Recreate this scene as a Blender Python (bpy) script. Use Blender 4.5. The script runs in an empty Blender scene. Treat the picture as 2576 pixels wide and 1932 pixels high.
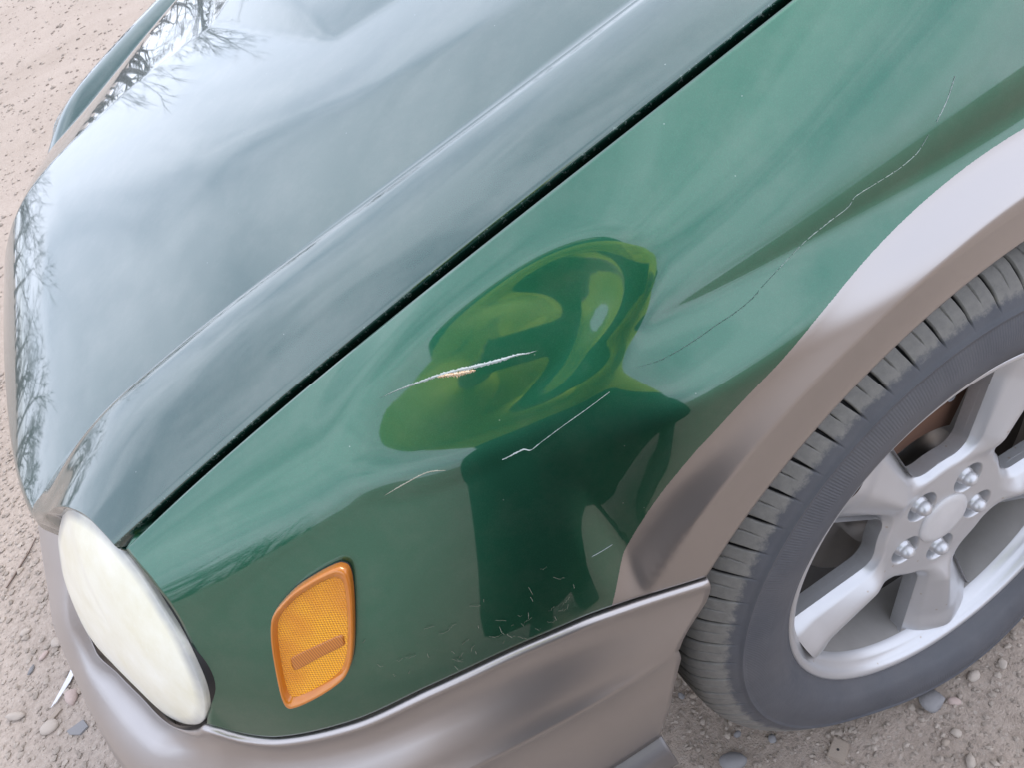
import bpy, bmesh, math, random
import numpy as np
from mathutils import Vector, Matrix
from mathutils.bvhtree import BVHTree
random.seed(7); np.random.seed(7)
scn = bpy.context.scene
COL = scn.collection

# ------------------------------------------------------------------ camera
# car space: x runs to the rear (0 = front axle), y into the car (0 = left flank), z up
cam_d = bpy.data.cameras.new('camera'); cam = bpy.data.objects.new('camera', cam_d); COL.objects.link(cam)
cam.matrix_world = Matrix(((0.82348, 0.55530, -0.11627, -0.37914),
                           (-0.44632, 0.50755, -0.73702, -0.27147),
                           (-0.35026, 0.65881, 0.66580, 1.06398),
                           (0, 0, 0, 1)))
cam_d.sensor_width = 36.0; cam_d.sensor_fit = 'HORIZONTAL'; cam_d.lens = 36*0.73967
cam_d.clip_start = 0.01; cam_d.clip_end = 3000
scn.camera = cam
scn.cycles.max_bounces = 6; scn.cycles.diffuse_bounces = 3; scn.cycles.glossy_bounces = 4
scn.cycles.caustics_reflective = False; scn.cycles.caustics_refractive = False

# ------------------------------------------------------------------ world, sun, exposure
SUN_EL, SUN_AZ = math.radians(48), math.radians(15)     # azimuth of the sun, measured from +x towards +y
w = bpy.data.worlds.new('World'); scn.world = w; w.use_nodes = True
nt = w.node_tree; nt.nodes.clear()
def N(tree, typ, **kw):
    n = tree.nodes.new(typ)
    for k, v in kw.items():
        if k in n.inputs.keys(): n.inputs[k].default_value = v
        else: setattr(n, k, v)
    return n
sky = N(nt, 'ShaderNodeTexSky', sky_type='NISHITA', sun_disc=False, sun_elevation=SUN_EL,
        sun_rotation=math.radians(90)-SUN_AZ, air_density=1.0, dust_density=3.0, ozone_density=1.0)
tc = N(nt, 'ShaderNodeTexCoord')
mp = N(nt, 'ShaderNodeMapping'); mp.inputs['Scale'].default_value = (1.0, 1.0, 2.2)
nz = N(nt, 'ShaderNodeTexNoise', Scale=1.9, Detail=5.0, Roughness=0.55, Distortion=0.5)
cr = N(nt, 'ShaderNodeValToRGB'); cr.color_ramp.elements[0].position = 0.36; cr.color_ramp.elements[1].position = 0.60
cr.color_ramp.elements[0].color = (0.45, 0.45, 0.45, 1); cr.color_ramp.elements[1].color = (0.97, 0.97, 0.97, 1)
mx = N(nt, 'ShaderNodeMixRGB'); mx.inputs['Color2'].default_value = (7.6, 8.1, 9.5, 1)
bg = N(nt, 'ShaderNodeBackground', Strength=0.10); wo = N(nt, 'ShaderNodeOutputWorld')
L = nt.links.new
L(tc.outputs['Generated'], mp.inputs['Vector']); L(mp.outputs[0], nz.inputs['Vector'])
L(nz.outputs['Fac'], cr.inputs['Fac']); L(cr.outputs['Color'], mx.inputs['Fac'])
L(sky.outputs[0], mx.inputs['Color1']); L(mx.outputs[0], bg.inputs['Color']); L(bg.outputs[0], wo.inputs['Surface'])
sun_d = bpy.data.lights.new('sun', 'SUN'); sun = bpy.data.objects.new('sun', sun_d); COL.objects.link(sun)
sun_d.energy = 0.6; sun_d.angle = math.radians(20); sun_d.color = (1.0, 0.95, 0.88)
sd = Vector((math.cos(SUN_EL)*math.cos(SUN_AZ), math.cos(SUN_EL)*math.sin(SUN_AZ), math.sin(SUN_EL)))
sun.rotation_euler = sd.to_track_quat('Z', 'Y').to_euler(); sun.location = sd*20
vs = scn.view_settings; vs.view_transform = 'Standard'; vs.look = 'None'; vs.exposure = 1.58; vs.gamma = 1.0
vs.use_curve_mapping = False

# ------------------------------------------------------------------ helpers
def link(o, parent=None):
    COL.objects.link(o)
    if parent is not None: o.parent = parent
    return o
def smooth(me):
    me.polygons.foreach_set('use_smooth', [True]*len(me.polygons)); me.update()
def mesh(name, verts, faces, mat, parent=None, sm=True):
    me = bpy.data.meshes.new(name); me.from_pydata([tuple(map(float, v)) for v in verts], [], [tuple(map(int, f)) for f in faces])
    if mat is not None: me.materials.append(mat)
    if sm: smooth(me)
    return link(bpy.data.objects.new(name, me), parent)
def grid_faces(nu, nv, closeu=False, flip=False):
    f = []
    for i in range(nu if closeu else nu-1):
        i2 = (i+1) % nu
        for j in range(nv-1):
            q = (i*nv+j, i2*nv+j, i2*nv+j+1, i*nv+j+1)
            f.append(q[::-1] if flip else q)
    return f
def grid(name, P, mat, parent=None, closeu=False, flip=False):
    nu, nv = P.shape[:2]
    return mesh(name, P.reshape(-1, 3), grid_faces(nu, nv, closeu, flip), mat, parent)
def pinterp(xs, ys, deg):
    c = np.polyfit(xs, ys, deg); return lambda x: np.polyval(c, x)
def pchip(xs, ys):
    xs, ys = np.array(xs, float), np.array(ys, float); h = np.diff(xs); d = np.diff(ys)/h
    m = np.zeros_like(xs); m[0], m[-1] = d[0], d[-1]
    for i in range(1, len(xs)-1):
        m[i] = 0 if d[i-1]*d[i] <= 0 else (h[i-1]+h[i])/(h[i]/d[i-1]+h[i-1]/d[i])*1.0
    def f(x):
        x = np.clip(np.asarray(x, float), xs[0], xs[-1]); i = np.clip(np.searchsorted(xs, x)-1, 0, len(xs)-2)
        t = (x-xs[i])/h[i]
        return ((1+2*t)*(1-t)**2*ys[i]+t*(1-t)**2*h[i]*m[i]+t*t*(3-2*t)*ys[i+1]+t*t*(t-1)*h[i]*m[i+1])
    return f
def smst(a, b, x):
    t = np.clip((x-a)/(b-a), 0, 1); return t*t*(3-2*t)
def tube(name, pts, rad, mat, parent=None, seg=6):
    pts = [Vector(p) for p in pts]; V = []; n = len(pts)
    for i, p in enumerate(pts):
        t = (pts[min(i+1, n-1)]-pts[max(i-1, 0)]).normalized()
        a = t.orthogonal().normalized(); b = t.cross(a); r = rad[i] if hasattr(rad, '__len__') else rad
        V.append([tuple(p+(a*math.cos(2*math.pi*k/seg)+b*math.sin(2*math.pi*k/seg))*r) for k in range(seg+1)])
    return grid(name, np.array(V), mat, parent)

# ------------------------------------------------------------------ materials
def material(name):
    m = bpy.data.materials.new(name); m.use_nodes = True
    return m, m.node_tree, m.node_tree.nodes['Principled BSDF']
def noise(t, vec, scale, detail=4.0, rough=0.55):
    n = N(t, 'ShaderNodeTexNoise', Scale=scale, Detail=detail, Roughness=rough); t.links.new(vec, n.inputs['Vector']); return n.outputs['Fac']
def ramp(t, fac, stops):
    r = N(t, 'ShaderNodeValToRGB'); e = r.color_ramp.elements
    while len(e) < len(stops): e.new(0.5)
    for q, (p, c) in zip(e, stops): q.position = p; q.color = c if len(c) == 4 else (*c, 1)
    t.links.new(fac, r.inputs['Fac']); return r.outputs['Color']
def mixc(t, fac, a, b, mode='MIX'):
    m = N(t, 'ShaderNodeMixRGB', blend_type=mode)
    for s, v in (('Fac', fac), ('Color1', a), ('Color2', b)):
        if hasattr(v, 'is_linked'): t.links.new(v, m.inputs[s])
        else: m.inputs[s].default_value = v if s == 'Fac' else (*v, 1) if len(v) == 3 else v
    return m.outputs['Color']
def math_(t, op, a, b=0.0, c=0.0):
    m = N(t, 'ShaderNodeMath', operation=op)
    for i, v in enumerate((a, b, c)):
        if hasattr(v, 'is_linked'): t.links.new(v, m.inputs[i])
        else: m.inputs[i].default_value = v
    return m.outputs[0]
def objco(t): return N(t, 'ShaderNodeTexCoord').outputs['Object']
def bump(t, b, height, strength=0.3, dist=0.002):
    n = N(t, 'ShaderNodeBump', Strength=strength, Distance=dist); t.links.new(height, n.inputs['Height']); t.links.new(n.outputs[0], b.inputs['Normal'])
    return n
GREEN, GREEN2 = (0.011, 0.082, 0.046), (0.017, 0.110, 0.062)
PEWTER = (0.375, 0.35, 0.338)
def paint_green(t, b, v, tint=(1, 1, 1)):
    fl = N(t, 'ShaderNodeTexVoronoi', Scale=1500.0); t.links.new(v, fl.inputs['Vector'])
    c = mixc(t, fl.outputs['Distance'], tuple(q*k for q, k in zip(GREEN, tint)), tuple(q*k for q, k in zip(GREEN2, tint)))
    dust = noise(t, v, 9.0, 6.0, 0.6)
    return c, dust
def m_green(name, two_tone=False, wear=False):
    m, t, b = material(name); v = objco(t); c, dust = paint_green(t, b, v, (.75, .52, .70) if wear else (1, 1, 1))
    b.inputs['Metallic'].default_value = 0.95; b.inputs['Roughness'].default_value = 0.38
    b.inputs['Coat Weight'].default_value = 1.0; b.inputs['Coat IOR'].default_value = 1.85 if wear else 1.66
    cro = ramp(t, dust, [(0.35, (0.025,)*3), (0.75, (0.055,)*3)]); t.links.new(cro, b.inputs['Coat Roughness'])
    # tiny stone chips and dust specks
    df = math_(t, 'MULTIPLY', ramp(t, noise(t, v, 26.0, 7.0, 0.7), [(0.45, (0, 0, 0)), (0.8, (1, 1, 1))]), 0.10)
    c = mixc(t, df, c, (0.26, 0.25, 0.21))
    vo = N(t, 'ShaderNodeTexVoronoi', Scale=120.0); t.links.new(v, vo.inputs['Vector'])
    sp = N(t, 'ShaderNodeTexWhiteNoise'); t.links.new(vo.outputs['Color'], sp.inputs['Vector'])
    speck = math_(t, 'MULTIPLY', math_(t, 'LESS_THAN', vo.outputs['Distance'], 0.06), math_(t, 'GREATER_THAN', sp.outputs['Value'], 0.93))
    c = mixc(t, math_(t, 'MULTIPLY', speck, 0.35), c, (0.36, 0.42, 0.38))
    if wear:
        at = N(t, 'ShaderNodeAttribute', attribute_name='wear')
        wn = noise(t, v, 260.0, 5.0, 0.7)
        k = math_(t, 'GREATER_THAN', math_(t, 'MULTIPLY', wn, at.outputs['Fac']), 0.585)
        c = mixc(t, math_(t, 'MULTIPLY', k, 0.75), c, (0.27, 0.33, 0.31))
        t.links.new(math_(t, 'MULTIPLY_ADD', k, -0.8, 1.0), b.inputs['Coat Weight'])
    if two_tone:
        s = N(t, 'ShaderNodeSeparateXYZ'); t.links.new(v, s.inputs[0])
        r = math_(t, 'SQRT', math_(t, 'ADD', math_(t, 'POWER', s.outputs['X'], 2.0), math_(t, 'POWER', math_(t, 'SUBTRACT', s.outputs['Z'], 0.299), 2.0)))
        r = math_(t, 'ADD', r, math_(t, 'MULTIPLY', math_(t, 'SUBTRACT', noise(t, v, 900.0, 2.0), 0.5), 0.0009))
        zo = ramp(t, math_(t, 'MULTIPLY_ADD', s.outputs['Z'], 4.545, -2.4545), [(0.09, (0.30,)*3), (0.36, (0.5,)*3), (0.62, (0.75,)*3), (0.93, (0.5,)*3)])
        r = math_(t, 'ADD', r, math_(t, 'MULTIPLY', math_(t, 'SUBTRACT', 0.5, zo), 0.02))
        k = math_(t, 'LESS_THAN', r, 0.4475)
        c = mixc(t, k, c, PEWTER)
        t.links.new(math_(t, 'MULTIPLY_ADD', k, -0.03, 0.38), b.inputs['Roughness'])
        t.links.new(math_(t, 'MULTIPLY_ADD', k, -0.85, 1.0), b.inputs['Coat Weight'])
    t.links.new(c, b.inputs['Base Color'])
    return m
M_FENDER = m_green('green_and_pewter_paint', True)
M_GREEN = m_green('green_paint')
def m_pewter():
    m, t, b = material('pewter_paint'); v = objco(t)
    n = noise(t, v, 14.0, 5.0)
    t.links.new(mixc(t, n, (0.355, 0.331, 0.320), (0.395, 0.369, 0.356)), b.inputs['Base Color'])
    b.inputs['Metallic'].default_value = 0.9; b.inputs['Roughness'].default_value = 0.36
    b.inputs['Coat Weight'].default_value = 0.25; b.inputs['Coat Roughness'].default_value = 0.2
    return m
M_PEWTER = m_pewter()
def m_plain(name, col, rough=0.5, metal=0.0, coat=0.0, spec=0.5):
    m, t, b = material(name); v = objco(t)
    n = noise(t, v, 40.0, 5.0)
    t.links.new(mixc(t, n, tuple(c*0.82 for c in col), tuple(min(1, c*1.12) for c in col)), b.inputs['Base Color'])
    b.inputs['Roughness'].default_value = rough; b.inputs['Metallic'].default_value = metal
    b.inputs['Coat Weight'].default_value = coat; b.inputs['Specular IOR Level'].default_value = spec
    return m
M_BLACK = m_plain('black_plastic', (0.012, 0.012, 0.014), 0.6)
M_GASKET = m_plain('black_rubber', (0.015, 0.015, 0.016), 0.45)
M_ROTOR = m_plain('brake_steel', (0.30, 0.28, 0.26), 0.38, 0.9)
M_RUST = m_plain('rusty_steel', (0.13, 0.065, 0.04), 0.85)
M_GREYPLASTIC = m_plain('grey_plastic', (0.35, 0.35, 0.36), 0.5)

# ------------------------------------------------------------------ body curves (car space)
WX, WY, WZ, ARCH = 0.0, 0.114, 0.299, 0.372
HALF = 0.868
zs = lambda x: 0.862+0.19*(x+0.07)-0.1*(x+0.07)**2                       # height of the bonnet gap
ys = pinterp([-.64, -.602, -.574, -.52, -.459, -.391, -.328, -.268, -.21, -.129, -.072, .1, .3, .5],
             [.179, .177, .175, .166, .156, .145, .133, .122, .110, .098, .092, .081, .076, .078], 4)   # the fender's edge at the gap
GAP = 0.0095
yv = pinterp([-.69, -.642, -.598, -.551, -.507, -.465, -.416, -.336, -.283, -.218, -.133, -.095, .1, .45],
             [.347, .353, .350, .340, .327, .314, .297, .275, .261, .246, .224, .215, .182, .150], 4)   # bonnet valley
yb_ = pchip([-.66, -.642, -.604, -.548, -.482, -.428, -.374, -.335, -.272, -.15, 0, .2, .4, .6],
            [.132, .118, .090, .062, .040, .027, .016, .011, .003, -.002, -.003, -.002, .002, .006])
zb_t = pchip([-.66, -.642, -.628, -.604, -.548, -.482, -.428, -.374, -.335, -.307, -.275], [.615, .600, .583, .574, .577, .588, .590, .586, .574, .563, .5495])
def zb(x):
    x = np.asarray(x, float)
    arch = WZ+np.sqrt(np.maximum(ARCH**2-np.minimum(np.abs(x), ARCH)**2, 0))
    rear = np.where(x > .36, .20+(arch-.20)*np.clip((.374-x)/.014, 0, 1), arch)
    return np.where(x < -.275, zb_t(x), np.where(x > 0, rear, arch))
def blister(x, z): return 0.024*smst(.762, .706, z)*smst(-.36, -.23, x)
def kick(r):
    t = np.clip((0.446-r)/(0.446-0.418), 0, 1); return 0.009*(t*t*(1.6-0.6*t))
# shoulder line of the fender, where the top rolls over into the side
SHX = [-.66, -.593, -.54, -.488, -.445, -.417, -.376, -.34, -.31, -.275, -.214, -.156, -.082, .034, .2, .4, .52]
SHY = [.151, .132, .117, .102, .088, .079, .067, .058, .051, .045, .040, .036, .029, .022, .018, .018, .018]
SHZ = [.664, .694, .710, .721, .730, .733, .738, .743, .748, .755, .766, .776, .786, .780, .775, .775, .775]
sh_y = pinterp(SHX, SHY, 5); sh_z = pinterp(SHX, SHZ, 4)
def fender_pt(x, t):
    """t 0 = at the bonnet gap, 1 = lower edge (bumper seam / wheel arch)"""
    S = np.stack([ys(x), zs(x)], -1); yb, zbb = yb_(x), zb(x)
    rb = np.hypot(x-WX, zbb-WZ); B = np.stack([yb+blister(x, zbb)+kick(rb), zbb], -1)
    H = np.stack([sh_y(x), sh_z(x)], -1)
    f = np.radians(np.interp(x, [-.6, -.45, .05], [24.5, 23, 22]))
    dH = np.stack([np.sin(f), np.cos(f)], -1)
    al = np.radians(np.interp(x, [-.66, -.4, 0], [16, 17, 42]))
    dS = np.stack([-np.cos(al), -np.sin(al)], -1)
    be = np.radians(np.interp(x, [-.66, -.45, -.30, -.1, .5], [16, 14, 0, -2, -2]))
    dB = np.stack([np.sin(be), np.cos(be)], -1)
    L1 = np.linalg.norm(S-H, axis=-1)[..., None]; L2 = np.linalg.norm(H-B, axis=-1)[..., None]
    ts = 0.42
    def bez(p0, p1, p2, p3, u): return (1-u)**3*p0+3*(1-u)**2*u*p1+3*(1-u)*u**2*p2+u**3*p3
    u1 = np.clip(t/ts, 0, 1)[..., None]; u2 = np.clip((t-ts)/(1-ts), 0, 1)[..., None]
    A1 = bez(S, S+dS*L1*.42, H+dH*L1*.36, H, u1); A2 = bez(H, H-dH*np.minimum(L1*.36*(1-ts)/ts, L2*.4), B+dB*L2*.33, B, u2)
    Q = np.where((t < ts)[..., None], A1, A2)
    r = np.hypot(x-WX, Q[..., 1]-WZ)
    y = Q[..., 0]-blister(x, Q[..., 1])-kick(r)
    P = np.stack([x, y, Q[..., 1]], -1)
    # shallow dent round the gouge: its floor is nearly flat
    c = np.array([-.338, .083, .772]); n = np.array([-.20, -.727, .657]); n = n/np.linalg.norm(n); c = c-n*.0045
    tv = np.cross(n, [1.0, 0, 0]); tv /= np.linalg.norm(tv)
    d = P-c; q = np.sqrt((d[..., 0]/.125)**2+((d@tv)/.062)**2); m = smst(1.0, .45, q)*.80
    return P-(m*(d@n))[..., None]*n
xf_t = pchip([0, .1, .2, .3, .4, .5, .6, .7, .8, .9, 1], [-.602, -.598, -.5957, -.5957, -.5976, -.602, -.608, -.617, -.6275, -.636, -.642])

# ------------------------------------------------------------------ the car
car = link(bpy.data.objects.new('car', None)); car.empty_display_size = 0.2
car['label'] = 'dark green car with pewter lower trim, scratched front fender and amber side marker'; car['category'] = 'car'
MIR = np.array([1, -1, 1.0])
def mirror_pts(P): Q = np.array(P, float)*MIR; Q[..., 1] += 2*HALF; return Q

def fender_grid():
    nu, nv = 230, 130
    s = np.linspace(0, 1, nu)[:, None]; t = np.linspace(0, 1, nv)[None, :]
    t = t+0*s; s = s+0*t
    x0 = xf_t(t); x = x0+(0.52-x0)*s**1.15
    P = fender_pt(x, t)
    # rolled edges: down into the bonnet gap, in under the lower edge, back behind the lamp
    top = []
    for k, (dy, dz) in enumerate([(.0024, -.032), (.0022, -.012), (.0017, -.004), (.0008, -.0012)]):
        q = P[:, 0].copy(); q[:, 1] += dy; q[:, 2] += dz; top.append(q)
    bot = []
    for dy, dr in [(.0015, .0012), (.004, .0018), (.022, .002)]:
        q = P[:, -1].copy(); q[:, 1] += dy; q[:, 2] -= dr; bot.append(q)
    P = np.concatenate([np.stack(top, 1), P, np.stack(bot, 1)], 1)
    fr = []
    for dx, dy in [(.016, .022), (.003, .004), (.0008, .001)]:
        q = P[0].copy(); k_ = np.clip((1-np.linspace(0, 1, len(q)))*6, .05, 1); q[:, 0] += dx*k_; q[:, 1] += dy*k_; fr.append(q)
    return np.concatenate([np.stack(fr, 0), P], 0)
FP = fender_grid()
fender = grid('fender', FP, M_FENDER, car)
fender['label'] = 'scratched green front fender with pewter wheel arch'
fender_far = grid('fender', mirror_pts(FP), M_FENDER, car, flip=True)
dg = None
def bvh_of(o):
    return BVHTree.FromPolygons([v.co.copy() for v in o.data.vertices], [p.vertices[:] for p in o.data.polygons])
FB = bvh_of(fender)

# bonnet -----------------------------------------------------------
A_r = pchip([-.72, -.62, -.5, -.3, 0, .5], [.024, .026, .023, .015, .011, .008])
ycr = lambda x: np.interp(x, [-.75, -.425, -.28, -.143, .0, .5], [.80, .529, .383, .312, .27, .20])
def hood_z(x, y):
    """y measured on the near half"""
    y0 = ys(x)+GAP; yvv = yv(x); base = zs(x)+.002
    wv = np.clip((y-y0)/(yvv-y0), 0, 1); A = A_r(x)
    up = 1-(1-np.clip(wv/.70, 0, 1))**2.2
    dn = 1-np.clip((wv-.70)/.30, 0, 1)**1.7
    side = base+A*np.where(wv < .70, up, dn)
    e = np.maximum(y-yvv, 0)
    k = np.interp(x, [-.6, -.45, -.25, .5], [0.0, .045, .10, .10]); wd = np.interp(x, [-.6, -.45, -.25], [.06, .03, .005])
    soft = wd*np.log1p(np.exp(np.clip((y-ycr(x))/wd, -30, 30)))
    cen = base+.185*e-.090*e*e-k*soft
    q = np.where(y < yvv, side, cen)
    return q
fr_w = pchip([0, .1, .235, .375, .515, .69, .82, 1.0], [-.609, -.615, -.624, -.638, -.655, -.678, -.692, -.703])
fz_w = pchip([0, .1, .235, .375, .515, .69, .82, 1.0], [.7350, .738, .741, .739, .732, .715, .706, .700])
fr_y = pchip([.335, .36, .42, .52, .7, .868], [-.703, -.714, -.728, -.738, -.744, -.745])
def hood_half():
    nx = 170
    wv = np.concatenate([np.linspace(0, .7, 26), np.linspace(.7, 1, 22)[1:]])
    qv = np.concatenate([np.linspace(0, .25, 22)[1:], np.linspace(.25, 1, 48)[1:]])
    cols = []
    sx = np.linspace(0, 1, nx)
    for kk in range(len(wv)+len(qv)):
        if kk < len(wv):
            w_ = wv[kk]; xf = float(fr_w(w_))
        else:
            q = qv[kk-len(wv)]; yq = .347+q*(HALF-.347); xf = float(fr_y(yq))
        x = xf+(.47-xf)*sx**1.35
        if kk < len(wv):
            y0 = ys(x)+GAP; y = y0+w_*(yv(x)-y0); nose = float(smst(.70, 1.0, w_))
        else:
            y = yv(x)+qv[kk-len(wv)]*(HALF-yv(x)); nose = 1.0
        z = hood_z(x, y)
        e = np.clip(1-(x-xf)/.13, 0, 1)
        z = z-(z[0]-float(fz_w(w_)) if kk < len(wv) else .5*(z[0]-.700)+.5*.024)*e**2.4
        # front roll
        P = np.stack([x, y, z], -1)
        sl = (z[1]-z[0])/max(x[1]-x[0], 1e-6); th0 = math.atan(sl)
        roll = []
        R = .020*nose+.0012
        cx, cz = x[0]+math.sin(th0)*R, z[0]-math.cos(th0)*R
        for a in np.linspace(0, math.radians(105)-th0, 9)[1:]:
            an = math.pi/2+th0+a
            roll.append((cx+math.cos(an)*R, y[0], cz+math.sin(an)*R))
        lx, ly, lz = roll[-1]
        roll.append((lx+.004, ly, lz-(.012+.006*nose)))
        roll.append((lx+.020, ly, lz-(.013+.008*nose)))
        cols.append(np.concatenate([np.array(roll)[::-1], P], 0))
    P = np.stack(cols, 0)
    # folded edge at the gap
    ed = []
    for dy, dz in [(.006, -.016), (.0012, -.011), (-.0006, -.004), (-.0004, -.001)]:
        q = P[0].copy(); q[:, 1] += dy; q[:, 2] += dz; ed.append(q)
    return np.concatenate([np.stack(ed, 0), P], 0)
HH = hood_half()
HP = np.concatenate([HH, mirror_pts(HH)[::-1][1:]], 0)
hood = grid('hood', HP, None, car, flip=True)
wear = np.zeros(HP.shape[:2]); nw = HP.shape[0]
for k, wgt in enumerate((.3, .6, 1, 1, .9, .35)): wear[k, :] = wgt; wear[nw-1-k, :] = wgt
for k in range(8, 13): wear[:, k] = np.maximum(wear[:, k], .7)
at = hood.data.attributes.new('wear', 'FLOAT', 'POINT'); at.data.foreach_set('value', wear.reshape(-1).astype(np.float32))
hood.data.materials.append(m_green('weathered_green_paint', wear=True))
hood['label'] = 'green hood with dusty chipped front edge and raised ridges'

# dark inner structure under the gap
def strip(name, pts_a, pts_b, mat, parent): return grid(name, np.stack([np.array(pts_a), np.array(pts_b)], 1), mat, parent)
xs_ = np.linspace(-.60, .5, 40)
inner = grid('inner_panel', np.stack([np.stack([xs_, ys(xs_)-.02, zs(xs_)-.045], -1), np.stack([xs_, ys(xs_)+.002, zs(xs_)-.05], -1),
              np.stack([xs_, ys(xs_)+.10, zs(xs_)-.055], -1)], 1), M_BLACK, car)
inner_far = grid('inner_panel', mirror_pts(np.stack([np.stack([xs_, ys(xs_)-.02, zs(xs_)-.045], -1), np.stack([xs_, ys(xs_)+.10, zs(xs_)-.055], -1)], 1)), M_BLACK, car)

# headlights -------------------------------------------------------
LO = np.array([[-.664, .287, .717], [-.698, .314, .683], [-.72, .328, .655], [-.739, .331, .626], [-.754, .321, .59], [-.754, .299, .57],
   [-.740, .264, .561], [-.720, .222, .559], [-.704, .190, .558], [-.682, .159, .570], [-.659, .133, .588], [-.644, .1205, .603], [-.630, .114, .622],
   [-.619, .113, .642], [-.612, .120, .662], [-.608, .132, .680], [-.608, .150, .696], [-.609, .168, .710], [-.613, .188, .722], [-.620, .210, .729],
   [-.632, .236, .731], [-.648, .264, .729]])
def closed_spline(P, n):
    m = len(P); out = []
    for k in range(n):
        u = k*m/n; i = int(u); f = u-i; p0, p1, p2, p3 = P[(i-1) % m], P[i % m], P[(i+1) % m], P[(i+2) % m]
        out.append(.5*((2*p1)+(-p0+p2)*f+(2*p0-5*p1+4*p2-p3)*f*f+(-p0+3*p1-3*p2+p3)*f**3))
    return np.array(out)
def m_lens():
    m, t, b = material('hazed_headlight_lens'); v = objco(t)
    a = noise(t, v, 18.0, 6.0, 0.65); f = noise(t, v, 260.0, 3.0)
    c = mixc(t, ramp(t, a, [(0.35, (0, 0, 0)), (0.72, (1, 1, 1))]), (0.66, 0.62, 0.47), (0.76, 0.745, 0.655))
    c = mixc(t, math_(t, 'MULTIPLY', math_(t, 'GREATER_THAN', f, 0.66), 0.25), c, (0.74, 0.74, 0.68))
    ea = N(t, 'ShaderNodeAttribute', attribute_name='edge'); ef = math_(t, 'MULTIPLY', ea.outputs['Fac'], ramp(t, noise(t, v, 30.0, 5.0), [(0.3, (0.35,)*3), (0.6, (0.9,)*3)]))
    c = mixc(t, ef, c, (0.30, 0.305, 0.30))
    t.links.new(c, b.inputs['Base Color']); b.inputs['Roughness'].default_value = 0.32
    b.inputs['Coat Weight'].default_value = 0.35; b.inputs['Coat Roughness'].default_value = 0.18
    return m
M_LENS = m_lens()
def headlight(far=False):
    n = 96; O = closed_spline(LO, n); c = O.mean(0); nl = np.array([-.795, -.409, .448])
    hl = link(bpy.data.objects.new('headlight', None), car)
    rr = np.concatenate([np.linspace(0.02, .9, 16), np.linspace(.9, 1, 9)[1:]])
    G = []
    for r in rr:
        b = .013*(1-r**2.6)
        G.append(c+(O-c)*r*(0.998)+nl*(b-.002))
    for d, s in ((-.004, .998), (-.012, .992), (-.045, .97)): G.append(c+(O-c)*s+nl*d)
    G = np.array(G).transpose(1, 0, 2)
    H = np.array([[c+(O[k]-c)*s+nl*d for s, d in ((1.0, -.006), (1.012, -.010), (1.01, -.05))] for k in range(n)])
    if far: G, H = mirror_pts(G), mirror_pts(H)
    V = G.reshape(-1, 3); F = grid_faces(n, G.shape[1], True, flip=far)
    ev = np.zeros(G.shape[:2]); ev[:, :len(rr)] = np.clip((rr-.90)/.07, 0, 1)[None, :]; ev[:, len(rr):] = 1
    ln = mesh('lens', list(V)+[G[:, 0].mean(0)], F+[((i+1) % n*G.shape[1], i*G.shape[1], len(V)) for i in range(n)], M_LENS, hl)
    at = ln.data.attributes.new('edge', 'FLOAT', 'POINT'); at.data.foreach_set('value', np.append(ev.reshape(-1), 0).astype(np.float32))
    grid('lamp_seal', H, M_GASKET, hl, closeu=True)
    return hl
lamp = headlight(); lamp['label'] = 'oval headlight with yellowed hazy lens'
headlight(True)

# bumper -----------------------------------------------------------
T_ = np.array([[-.276, .004, .5485], [-.335, .011, .5725], [-.374, .016, .5845], [-.428, .027, .5885], [-.482, .040, .5865], [-.548, .062, .5755], [-.604, .090, .5725],
   [-.628, .106, .5815], [-.645, .1195, .599], [-.660, .1325, .5855], [-.684, .158, .5675], [-.707, .190, .5555], [-.722, .222, .5565], [-.742, .264, .5585], [-.757, .300, .5675], [-.757, .325, .585], [-.738, .345, .610],
   [-.725, .40, .615], [-.728, .50, .615], [-.732, .68, .615], [-.735, .868, .615]])
M_ = np.array([[-.320, .000, .485], [-.372, .003, .492], [-.41, .006, .497], [-.465, .013, .500], [-.52, .024, .500], [-.59, .046, .496], [-.648, .072, .492],
   [-.680, .094, .491], [-.700, .112, .490], [-.719, .128, .489], [-.745, .155, .488], [-.770, .190, .488], [-.785, .217, .488], [-.805, .268, .488], [-.821, .322, .488], [-.832, .368, .488], [-.843, .42, .488],
   [-.852, .48, .488], [-.864, .57, .488], [-.876, .72, .488], [-.880, .868, .488]])
B_ = M_.copy(); B_[:, 2] = .365; B_[:, 0] += .004; B_[:, 1] += .006
B_[0] = [-.366, .006, .368]; B_[1] = [-.395, .008, .367]; B_[2] = [-.425, .011, .366]
def resample(P, n, s0=None):
    d = np.r_[0, np.cumsum(np.linalg.norm(np.diff(P, axis=0), axis=1))] if s0 is None else s0
    u = np.linspace(0, d[-1], n)
    return np.stack([pchip(d, P[:, k])(u) for k in range(3)], -1), d
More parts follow.
